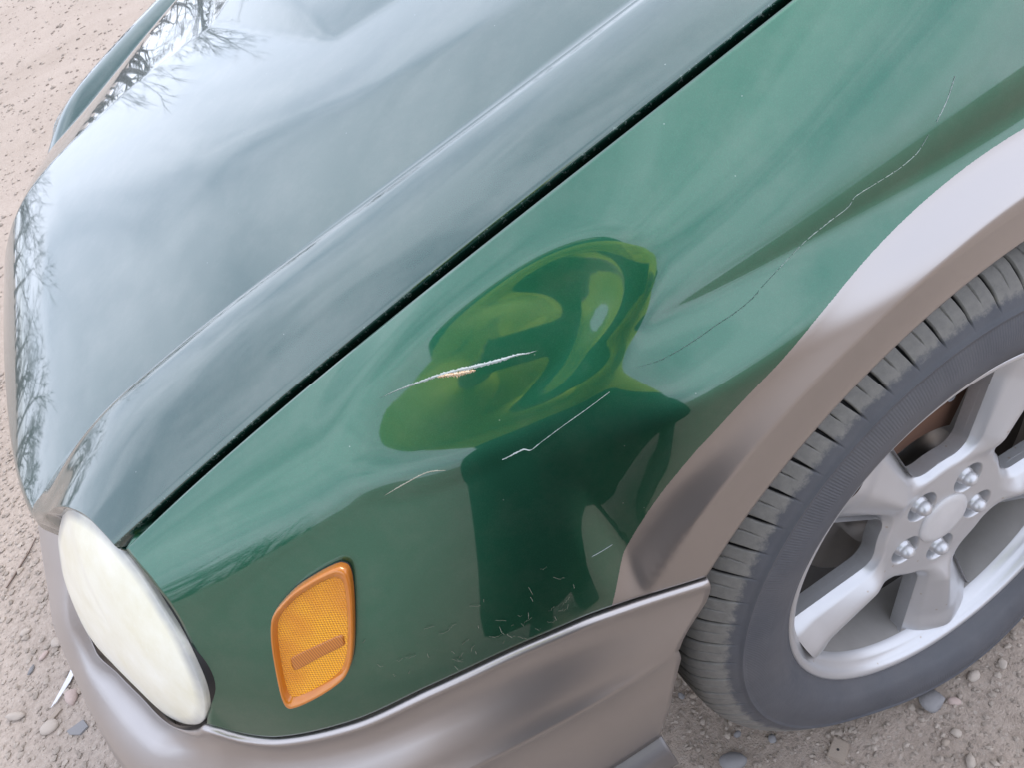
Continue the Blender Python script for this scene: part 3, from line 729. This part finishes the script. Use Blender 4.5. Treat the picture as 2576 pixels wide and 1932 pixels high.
# square chip with a hole
chip = link(bpy.data.objects.new('stone_chip', None)); chip.location = (-.1895, .010, gz(-.1895, .010)); chip.rotation_euler = (0.05, .04, .62)
chip['label'] = 'flat square tan stone chip with one dark hole'; chip['category'] = 'stone'
bm = bmesh.new(); vs_ = [(-.015, -.011), (.013, -.012), (.016, .008), (-.012, .012)]
lo_ = [bm.verts.new((x, y, -.002)) for x, y in vs_]; hi_ = [bm.verts.new((x*.95, y*.95, .005)) for x, y in vs_]
bm.faces.new(hi_); bm.faces.new(lo_[::-1])
for k in range(4): bm.faces.new((lo_[k], lo_[(k+1) % 4], hi_[(k+1) % 4], hi_[k]))
bmesh.ops.bevel(bm, geom=list(bm.edges), offset=.0012, segments=2, affect='EDGES')
me = bpy.data.meshes.new('slab'); bm.to_mesh(me); bm.free(); me.materials.append(M_ST['tan']); link(bpy.data.objects.new('slab', me), chip)
t_ = np.linspace(0, 2*math.pi, 14, endpoint=False)
grid('hole', np.stack([np.stack([r*np.cos(t_), r*np.sin(t_), 0*t_+z], -1) for r, z in ((.0017, .0052), (.0010, .0053), (.0001, .0053))], 1), M_BLACK, chip, closeu=True)
# white plastic blade, flat shards and twig
M_WHITEPL = m_plain('white_plastic', (0.62, 0.61, 0.62), 0.4)
def shard(name, pts, mat, label, cat, th=.0012, lift=.004, arch=0.0):
    P = np.array([[x, y, gz(x, y)+lift] for x, y in pts]); n = len(P); c = P.mean(0)+np.array([0, 0, arch])
    V = list(P)+[c]+list(P-np.array([0, 0, th]))+[c-np.array([0, 0, th])]
    F = [(k, (k+1) % n, n) for k in range(n)]+[((k+1) % n+n+1, k+n+1, 2*n+1) for k in range(n)]+[(k, k+n+1, (k+1) % n+n+1, (k+1) % n) for k in range(n)]
    o = mesh(name, V, F, mat, sm=False); o['label'] = label; o['category'] = cat; return o
shard('plastic_scrap', [(-1.214, .962), (-1.226, .952), (-1.249, .918), (-1.268, .890), (-1.283, .876), (-1.270, .882), (-1.240, .908), (-1.222, .932)], M_WHITEPL, 'white curved plastic blade lying on the dirt beside the bumper', 'plastic scrap', lift=.006, arch=.003)
shard('stone_shard', [(-1.250, .800), (-1.215, .800), (-1.205, .778), (-1.222, .772), (-1.243, .787)], M_ST['grey'], 'flat grey shard at the bottom left beside the bumper', 'stone', th=.004)
shard('stone_shard', [(-1.300, .850), (-1.268, .868), (-1.262, .860), (-1.292, .842)], M_ST['tan'], 'flat brown shard just above the white oval pebble', 'stone', th=.004)
tw = tube('twig', [(x, y, gz(x, y)+.004) for x, y in ((-1.40, 1.30), (-1.375, 1.335), (-1.345, 1.375), (-1.325, 1.41))], [.002, .0025, .002, .0012], m_plain('dry_twig', (0.16, 0.115, 0.09), 0.8))
tw['label'] = 'thin dry twig on the dirt left of the headlight'; tw['category'] = 'twig'

# ------------------------------------------------------------------ side marker
def m_amber(name, lo, hi, scale=None, stripes=False):
    m, t, b = material(name); v = objco(t)
    if stripes:
        s_ = N(t, 'ShaderNodeSeparateXYZ'); t.links.new(v, s_.inputs[0])
        k = math_(t, 'SINE', math_(t, 'MULTIPLY', s_.outputs['X'], 3600.0)); c = mixc(t, math_(t, 'MULTIPLY_ADD', k, .5, .5), lo, hi)
    elif scale:
        mp_ = N(t, 'ShaderNodeMapping'); mp_.inputs['Rotation'].default_value = (0, .55, 0); t.links.new(v, mp_.inputs['Vector'])
        s_ = N(t, 'ShaderNodeSeparateXYZ'); t.links.new(mp_.outputs[0], s_.inputs[0])
        ck = math_(t, 'MULTIPLY', math_(t, 'SINE', math_(t, 'MULTIPLY', s_.outputs['X'], scale)), math_(t, 'SINE', math_(t, 'MULTIPLY', s_.outputs['Z'], scale)))
        ck = math_(t, 'MULTIPLY_ADD', ck, .5, .5)
        c = mixc(t, ck, lo, hi); c = mixc(t, ramp(t, noise(t, v, 22.0, 2.0), [(0.42, (0, 0, 0)), (0.62, (.7,)*3)]), c, (0.60, 0.19, 0.006))
        bump(t, b, ck, 0.8, 0.0008)
    else:
        c = mixc(t, noise(t, v, 60.0), lo, hi)
    t.links.new(c, b.inputs['Base Color']); b.inputs['Roughness'].default_value = 0.28; b.inputs['Coat Weight'].default_value = 1.0; b.inputs['Coat Roughness'].default_value = 0.04
    b.inputs['Specular Tint'].default_value = (1, .7, .3, 1)
    return m
MK = np.array([[-0.5436, 0.1, 0.6685], [-0.5367, 0.1008, 0.6761], [-0.5274, 0.0996, 0.6818], [-0.512, 0.0963, 0.6889], [-0.4939, 0.091, 0.6937], [-0.4799, 0.0863, 0.6959], [-0.4754, 0.0839, 0.6949], [-0.4736, 0.0812, 0.6909], [-0.4784, 0.0775, 0.6798], [-0.4903, 0.0722, 0.6601], [-0.5048, 0.0673, 0.6384], [-0.5149, 0.0657, 0.6257], [-0.525, 0.0663, 0.6171], [-0.54, 0.0703, 0.6107], [-0.5572, 0.076, 0.6058], [-0.5698, 0.0811, 0.6036], [-0.5745, 0.084, 0.6048], [-0.5733, 0.0868, 0.6128], [-0.5662, 0.0906, 0.629], [-0.5533, 0.0967, 0.6536]])
def snap(p, off=0.0):
    q, n, _, _ = FB.find_nearest(Vector(p))
    if n.y > 0: n = -n
    return np.array(q+n*off)
def marker():
    root = link(bpy.data.objects.new('side_marker', None), car)
    n = 80; O = closed_spline(MK, n); O = O.mean(0)+(O-O.mean(0))*.972+np.array([0, 0, .0018]); O = np.array([snap(p) for p in O]); c = O.mean(0)
    _, _, vt = np.linalg.svd(O-c); nm = vt[2]; nm = nm if nm[1] < 0 else -nm
    cp = lambda P: P-np.outer((P-c)@nm, nm)                                  # flatten onto the lamp's plane
    Fp = cp(O); ci = c+(cp(np.array([[-.540, .08, .650]]))[0]-c)*.35
    def ring(s, d, k, ctr): return (ctr+(Fp-ctr)*s)*k+O*(1-k)+nm*d
    rg = [ring(1.05, -.004, 0, c), ring(1.035, .0012, 0, c), ring(1.005, .0016, .1, c), ring(1.0, .0005, .2, c)]
    grid('marker_gasket', np.array(rg).transpose(1, 0, 2), M_GASKET, root, closeu=True)
    lens = [ring(1.0, -.003, .2, c), ring(.998, .0045, .4, c), ring(.985, .0072, .6, c), ring(.962, .0082, .8, c), ring(.93, .0080, 1, c), ring(.895, .0068, 1, ci), ring(.86, .0050, 1, ci), ring(.842, .0040, 1, ci)]
    grid('marker_lens', np.array(lens).transpose(1, 0, 2), m_amber('amber_lens', (0.42, 0.12, 0.012), (0.50, 0.17, 0.02)), root, closeu=True)
    pr = [ring(s, d, 1, ci) for s, d in ((.846, .0043), (.80, .0040), (.6, .0038), (.35, .0037), (.1, .0037), (.002, .0037))]
    grid('marker_prisms', np.array(pr).transpose(1, 0, 2), m_amber('amber_prisms', (0.44, 0.13, 0.002), (0.98, 0.46, 0.006), 2600.0), root, closeu=True)
    ST = np.array([[-0.5498, 0.0885, 0.6406], [-0.5465, 0.0883, 0.6432], [-0.528, .082, .6465], [-0.51, 0.0751, 0.6496], [-0.5069, 0.0732, 0.6486], [-0.5085, 0.0724, 0.6455], [-0.5116, 0.072, 0.642], [-.530, .079, .6378], [-0.55, 0.085, 0.6334], [-0.5518, 0.0868, 0.6354]])
    S2 = cp(closed_spline(ST, 48)); cs = S2.mean(0)
    grid('marker_reflector', np.array([cs+(S2-cs)*s+nm*d for s, d in ((1.0, .0036), (.985, .0043), (.9, .0044), (.5, .0044), (.01, .0044))]).transpose(1, 0, 2), m_amber('amber_reflector', (0.26, 0.07, 0.010), (0.52, 0.18, 0.025), stripes=True), root, closeu=True)
    root['label'] = 'amber side marker lamp'
marker()

# ------------------------------------------------------------------ scratches, rust and scrapes on the fender
M_SCR = m_plain('scraped_primer', (0.33, 0.37, 0.36), 0.45, 0.3); M_SCRG = m_plain('grey_green_scrape', (0.20, 0.25, 0.23), 0.5); M_SCRD = m_plain('dark_paint_crack', (0.05, 0.10, 0.085), 0.6)
def m_rustchip():
    m, t, b = material('rust_and_filler'); v = objco(t)
    c = ramp(t, noise(t, v, 900.0, 3.0, 0.7), [(0.35, (0.30, 0.13, 0.05)), (0.5, (0.62, 0.45, 0.28)), (0.62, (0.70, 0.62, 0.52))])
    t.links.new(c, b.inputs['Base Color']); b.inputs['Roughness'].default_value = 0.8; bump(t, b, noise(t, v, 1200.0), 0.8, 0.001); return m
M_RC = m_rustchip()
def polyline(P, n):
    P = np.array(P, float); d = np.r_[0, np.cumsum(np.linalg.norm(np.diff(P, axis=0), axis=1))]
    u = np.linspace(0, d[-1], n); return np.stack([pchip(d, P[:, k])(u) for k in range(3)], -1)
def scratch(name, P, width, mat, n=90, jag=.35, off=.0005, seed=0, gaps=0.0):
    rng = np.random.default_rng(seed); C_ = polyline(P, n); C_ = np.array([snap(p) for p in C_])
    tg = np.gradient(C_, axis=0); tg /= np.linalg.norm(tg, axis=1)[:, None]; V = []; F = []
    for i in range(n):
        q, nr_, _, _ = FB.find_nearest(Vector(C_[i])); nr_ = np.array(nr_ if nr_.y < 0 else -nr_); sd_ = np.cross(nr_, tg[i])
        u = i/(n-1); w_ = width(u) if callable(width) else width*min(1, 8*u, 8*(1-u))
        a_, b_ = w_*(1+jag*rng.normal())*.5, w_*(1+jag*rng.normal())*.5
        V += [C_[i]+sd_*abs(a_)-nr_*.0003, C_[i]+nr_*off, C_[i]-sd_*abs(b_)-nr_*.0003]
        if i and not (rng.random() < gaps): F += [((i-1)*3, (i-1)*3+1, i*3+1, i*3), ((i-1)*3+1, (i-1)*3+2, i*3+2, i*3+1)]
    return mesh(name, V, F, mat, fender, sm=False)
s1 = scratch('scratch', [[-0.3968, 0.1071, 0.7739], [-0.3845, 0.1033, 0.7742], [-0.3717, 0.0989, 0.7739], [-0.3591, 0.0944, 0.7733], [-0.3461, 0.0891, 0.772], [-0.3365, 0.0848, 0.7706], [-0.322, 0.0787, 0.7688], [-0.3129, 0.0754, 0.768], [-0.3069, 0.0725, 0.7667], [-0.3015, 0.0705, 0.7662]],
        lambda u: .0042*math.sin(math.pi*min(1, u*1.0))**.8*(.5+.6*u), M_SCR, 160, .25, seed=1); s1['label'] = 'long pale gouge with rust in its middle'
scratch('rust_chip', [[-0.3607, 0.0944, 0.7729], [-0.3559, 0.0923, 0.7722], [-0.3493, 0.0889, 0.7708], [-0.3437, 0.0863, 0.7699], [-0.3388, 0.084, 0.769]], lambda u: .0034*math.sin(math.pi*u)**.5, M_RC, 70, .35, .0012, seed=2)
scratch('scratch', [[-0.3556, 0.0535, 0.7221], [-0.3465, 0.0508, 0.7229], [-0.3415, 0.0492, 0.7234], [-0.3387, 0.0475, 0.7215], [-0.3292, 0.0452, 0.7242], [-0.3119, 0.0411, 0.7295], [-0.2976, 0.0378, 0.7333], [-0.2807, 0.035, 0.7374]], lambda u: .0006+.0012*max(0, 1-abs(u-.15)*6), M_SCR, 90, .4, seed=3)
S3 = [[-0.2602, 0.0337, 0.7434], [-0.244, 0.0289, 0.7417], [-0.2232, 0.026, 0.7425], [-0.2065, 0.0248, 0.7441], [-0.1948, 0.0238, 0.7448], [-0.1813, 0.0235, 0.7466], [-0.1719, 0.0243, 0.7494], [-0.1523, 0.0254, 0.7547], [-0.1361, 0.0259, 0.7592], [-0.1171, 0.0254, 0.7622], [-0.1036, 0.0249, 0.7641], [-0.0978, 0.0255, 0.7673], [-0.0688, 0.024, 0.7676], [-0.054, 0.0239, 0.7695], [-0.0416, 0.0253, 0.7758]]
scratch('paint_crack', S3[:8], .0009, M_SCRD, 160, .5, seed=4, gaps=.12)
scratch('scratch', S3[6:], .0006, M_SCRG, 150, .6, seed=5, gaps=.10)
scratch('scratch', [[-0.0342, 0.0264, 0.7798], [-0.0245, 0.0285, 0.7861], [-0.0136, 0.032, 0.7964]], .0006, M_SCR, 40, .4, seed=6)
scratch('scratch', [[-0.4284, 0.0807, 0.7277], [-0.4138, 0.0764, 0.7304], [-0.3986, 0.0717, 0.7322], [-0.3882, 0.067, 0.7294]], .0012, m_plain('buff_scrape', (0.26, 0.255, 0.2), 0.5), 60, .3, seed=7)
scratch('scratch', [[-0.3406, 0.0205, 0.63], [-0.3238, 0.021, 0.626]], .0005, M_SCR, 30, .3, seed=8)

# ------------------------------------------------------------------ bare trees round the lot (seen only as reflections)
M_BARK = m_plain('grey_bark', (0.085, 0.078, 0.072), 0.9)
def tree_line():
    rng = np.random.default_rng(11); V = []; F = []; n = 0
    def limb(p, d, ln, r, depth):
        nonlocal n
        q = p+d*ln; a = np.cross(d, [0, 0, 1.0]); a = a/(np.linalg.norm(a)+1e-6) if np.linalg.norm(a) > 1e-3 else np.array([1.0, 0, 0]); b = np.cross(d, a); r2 = r*(.62 if depth else .3)
        ring = [a, -.5*a+.87*b, -.5*a-.87*b]
        V.extend([p+k*r for k in ring]+[q+k*r2 for k in ring]); F.extend([(n+k, n+(k+1) % 3, n+3+(k+1) % 3, n+3+k) for k in range(3)]); n += 6
        if depth == 0: return
        for _ in range(3 if depth > 1 else 4):
            e = d+rng.normal(0, .45, 3)+np.array([0, 0, .18]); e /= np.linalg.norm(e)
            limb(p+d*ln*rng.uniform(.55, 1.0), e, ln*rng.uniform(.55, .8), max(r2*rng.uniform(.6, .9), .012), depth-1)
    for k in range(170):
        az = math.radians(rng.uniform(25, 215)); ds_ = rng.uniform(30, 52); h = rng.uniform(2.8, 4.6)
        limb(np.array([ds_*math.cos(az), ds_*math.sin(az), 0.0]), np.array([rng.normal(0, .05), rng.normal(0, .05), 1.0]), h, rng.uniform(.12, .2), 5 if k % 2 else 4)
    for k in range(420):
        az = math.radians(rng.uniform(20, 220)); ds_ = rng.uniform(30, 45)
        limb(np.array([ds_*math.cos(az), ds_*math.sin(az), 0.0]), np.array([rng.normal(0, .3), rng.normal(0, .3), 1.0]), rng.uniform(.7, 1.5), .11, 3)
    o = mesh('tree_line', V, F, M_BARK, sm=False); o['kind'] = 'stuff'; o['label'] = 'distant line of bare leafless trees round the lot'
tree_line()

# ------------------------------------------------------------------ the photographer, mirrored in the fender
M_SKIN = m_plain('skin', (0.34, 0.20, 0.14), 0.5); M_CLOTH = m_plain('added_skirt_cloth', (0.012, 0.013, 0.016), 0.85)
M_VEST = m_plain('yellow_jacket', (0.66, 0.74, 0.02), 0.7); M_HAIR = m_plain('dark_hair', (0.012, 0.009, 0.007), 0.7)
def m_twocloth():
    m, t, b = material('yellow_jacket_dark_trousers'); v = objco(t); s_ = N(t, 'ShaderNodeSeparateXYZ'); t.links.new(v, s_.inputs[0])
    k = math_(t, 'MULTIPLY', math_(t, 'GREATER_THAN', s_.outputs['Z'], 1.02), math_(t, 'LESS_THAN', s_.outputs['Z'], 1.53))
    t.links.new(mixc(t, k, (0.012, 0.013, 0.016), (0.66, 0.74, 0.02)), b.inputs['Base Color']); b.inputs['Roughness'].default_value = 0.8
    return m
M_BODY = m_twocloth()
def skinned(name, joints, edges, mat, parent, root=0, sub=2):
    me = bpy.data.meshes.new(name); me.from_pydata([j[:3] for j in joints], edges, []); o = link(bpy.data.objects.new(name, me), parent)
    o.modifiers.new('skin', 'SKIN'); sv = me.skin_vertices[0].data
    for v_, j in zip(sv, joints): v_.radius = (j[3], j[4] if len(j) > 4 else j[3])
    sv[root].use_root = True
    m_ = o.modifiers.new('sub', 'SUBSURF'); m_.levels = sub; m_.render_levels = sub
    me.materials.append(mat); m_ = o.modifiers.new('smooth', 'SMOOTH'); m_.iterations = 2
    dgr = bpy.context.evaluated_depsgraph_get(); me2 = bpy.data.meshes.new_from_object(o.evaluated_get(dgr)); o.modifiers.clear(); o.data = me2
    smooth(me2); return o
def person():
    root = link(bpy.data.objects.new('person', None)); root['label'] = 'person in yellow jacket leaning over the fender with a phone'; root['category'] = 'person'
    J = [(-.57, -.74, .97, .165, .13), (-.585, -.68, 1.14, .155, .125), (-.59, -.56, 1.33, .185, .14), (-.62, -.475, 1.46, .15, .12), (-.645, -.44, 1.54, .09), (-.655, -.415, 1.64, .095, .105), (-.655, -.40, 1.73, .06, .07),
         (-.45, -.58, 1.40, .12), (-.42, -.50, 1.15, .085), (-.36, -.40, 1.09, .040),
         (-.75, -.48, 1.43, .13), (-.63, -.40, 1.17, .085), (-.54, -.30, 1.12, .040),
         (-.48, -.77, .93, .12), (-.47, -.69, .50, .085), (-.46, -.77, .09, .055), (-.44, -.66, .045, .047), (-.42, -.57, .035, .037),
         (-.66, -.74, .93, .12), (-.65, -.66, .50, .085), (-.66, -.74, .09, .055), (-.64, -.62, .045, .047), (-.62, -.53, .035, .037)]
    E = [(0, 1), (1, 2), (2, 3), (3, 4), (4, 5), (5, 6), (2, 7), (7, 8), (8, 9), (2, 10), (10, 11), (11, 12), (0, 13), (13, 14), (14, 15), (15, 16), (16, 17), (0, 18), (18, 19), (19, 20), (20, 21), (21, 22)]
    skinned('body', J, E, M_BODY, root)
    skinned('jacket', [(-.575, -.70, 1.05, .20, .165), (-.585, -.68, 1.14, .185, .16), (-.59, -.56, 1.33, .215, .17), (-.615, -.49, 1.44, .16, .13)], [(0, 1), (1, 2), (2, 3)], M_VEST, root)
    skinned('sleeve', [(-.45, -.58, 1.40, .135), (-.42, -.50, 1.15, .098), (-.375, -.42, 1.10, .055)], [(0, 1), (1, 2)], M_VEST, root)
    skinned('sleeve', [(-.75, -.48, 1.43, .145), (-.63, -.40, 1.17, .098), (-.555, -.32, 1.125, .055)], [(0, 1), (1, 2)], M_VEST, root)
    skinned('added_dark_skirt', [(-.57, -.73, 1.04, .21, .18), (-.56, -.72, .80, .26, .20), (-.55, -.70, .45, .30, .22), (-.55, -.70, .14, .31, .22)], [(0, 1), (1, 2), (2, 3)], M_CLOTH, root)  # skirt added and widened so its reflection darkens the lower fender
    hd = skinned('head', [(-.645, -.44, 1.535, .06), (-.652, -.405, 1.62, .088, .098), (-.65, -.392, 1.705, .07, .083)], [(0, 1), (1, 2)], M_SKIN, root)
    skinned('hair', [(-.675, -.455, 1.64, .085, .095), (-.665, -.425, 1.72, .092, .098), (-.66, -.415, 1.755, .055, .065)], [(0, 1), (1, 2)], M_HAIR, root)
    fw = np.array([.116, .737, -.666]); rt = np.array([.823, -.446, -.350]); up = np.array([.555, .508, .659]); c0 = np.array([-.379, -.271, 1.064])
    def hand(wrist, palm, across, reach):
        wrist, palm = np.array(wrist), np.array(palm); J = [(*wrist, .030, .024), (*((wrist+palm)/2), .034, .020), (*palm, .036, .016)]; E = [(0, 1), (1, 2)]
        h_ = skinned('hand', J, E, M_SKIN, root)
        for k, (o_, l_) in enumerate(((-.027, .072), (-.009, .080), (.009, .076), (.027, .060))):
            b0 = palm+across*o_; b1 = b0+reach*l_*.45; b2 = b1+(reach*.6+fw*.55)*l_*.35; b3 = b2+(reach*.1+fw*.9)*l_*.25
            skinned('finger', [(*b0, .009), (*b1, .0085), (*b2, .008), (*b3, .007)], [(0, 1), (1, 2), (2, 3)], M_SKIN, h_, sub=1)
        b0 = (wrist+palm)/2+across*.03; b1 = b0+(reach*.5+across*.5)*.045; b2 = b1+(reach*.8+fw*.3)*.03
        skinned('finger', [(*b0, .012), (*b1, .010), (*b2, .0085)], [(0, 1), (1, 2)], M_SKIN, h_, sub=1)
    hand((-.36, -.40, 1.09), c0-fw*.055+rt*.045-up*.05, rt, up); hand((-.54, -.30, 1.12), c0-fw*.050-rt*.150+up*.0, up, rt)
    ph = link(bpy.data.objects.new('phone', None)); ph['label'] = 'black phone held up to photograph the fender'; ph['category'] = 'phone'
    pc = c0-fw*.016-rt*.055; bm = bmesh.new(); bmesh.ops.create_cube(bm, size=1.0)
    for v_ in bm.verts: v_.co = Vector(pc+rt*v_.co.x*.155+up*v_.co.y*.074+fw*v_.co.z*.008)
    bmesh.ops.bevel(bm, geom=list(bm.edges), offset=.003, segments=2, affect='EDGES')
    me = bpy.data.meshes.new('phone_body'); bm.to_mesh(me); bm.free(); me.materials.append(M_GASKET); link(bpy.data.objects.new('phone_body', me), ph)
person()

# ------------------------------------------------------------------ dry grass clippings clinging to the lower fender
def clippings():
    rng = np.random.default_rng(5); V = []; F = []; n = 0
    for k in range(46):
        x = rng.choice([rng.uniform(-.50, -.38), rng.uniform(-.45, -.36)]); t0 = 1-abs(rng.normal(0, .10))-.02
        p = fender_pt(np.array([x]), np.array([min(t0, .97)]))[0]; ln = rng.uniform(.002, .009); a = rng.uniform(0, 6.28); cv = rng.normal(0, 45)
        prev = None
        for i in range(6):
            u = i/5*ln; ang = a+cv*u; q = np.array([p[0]+u*math.cos(ang), p[1], p[2]+u*math.sin(ang)])
            c = snap(q, .0006+.002*math.sin(i/5*3.1)*rng.random()); w_ = .00013
            V += [c+np.array([-math.sin(ang)*w_, 0, math.cos(ang)*w_]), c-np.array([-math.sin(ang)*w_, 0, math.cos(ang)*w_])]
            if i: F.append((n+2*i-2, n+2*i-1, n+2*i+1, n+2*i))
        n += 12
    o = mesh('grass_clippings', V, F, m_plain('dry_grass', (0.17, 0.18, 0.14), 0.8), sm=False); o['kind'] = 'stuff'; o['label'] = 'dry grass clippings stuck to the lower green fender'
clippings()
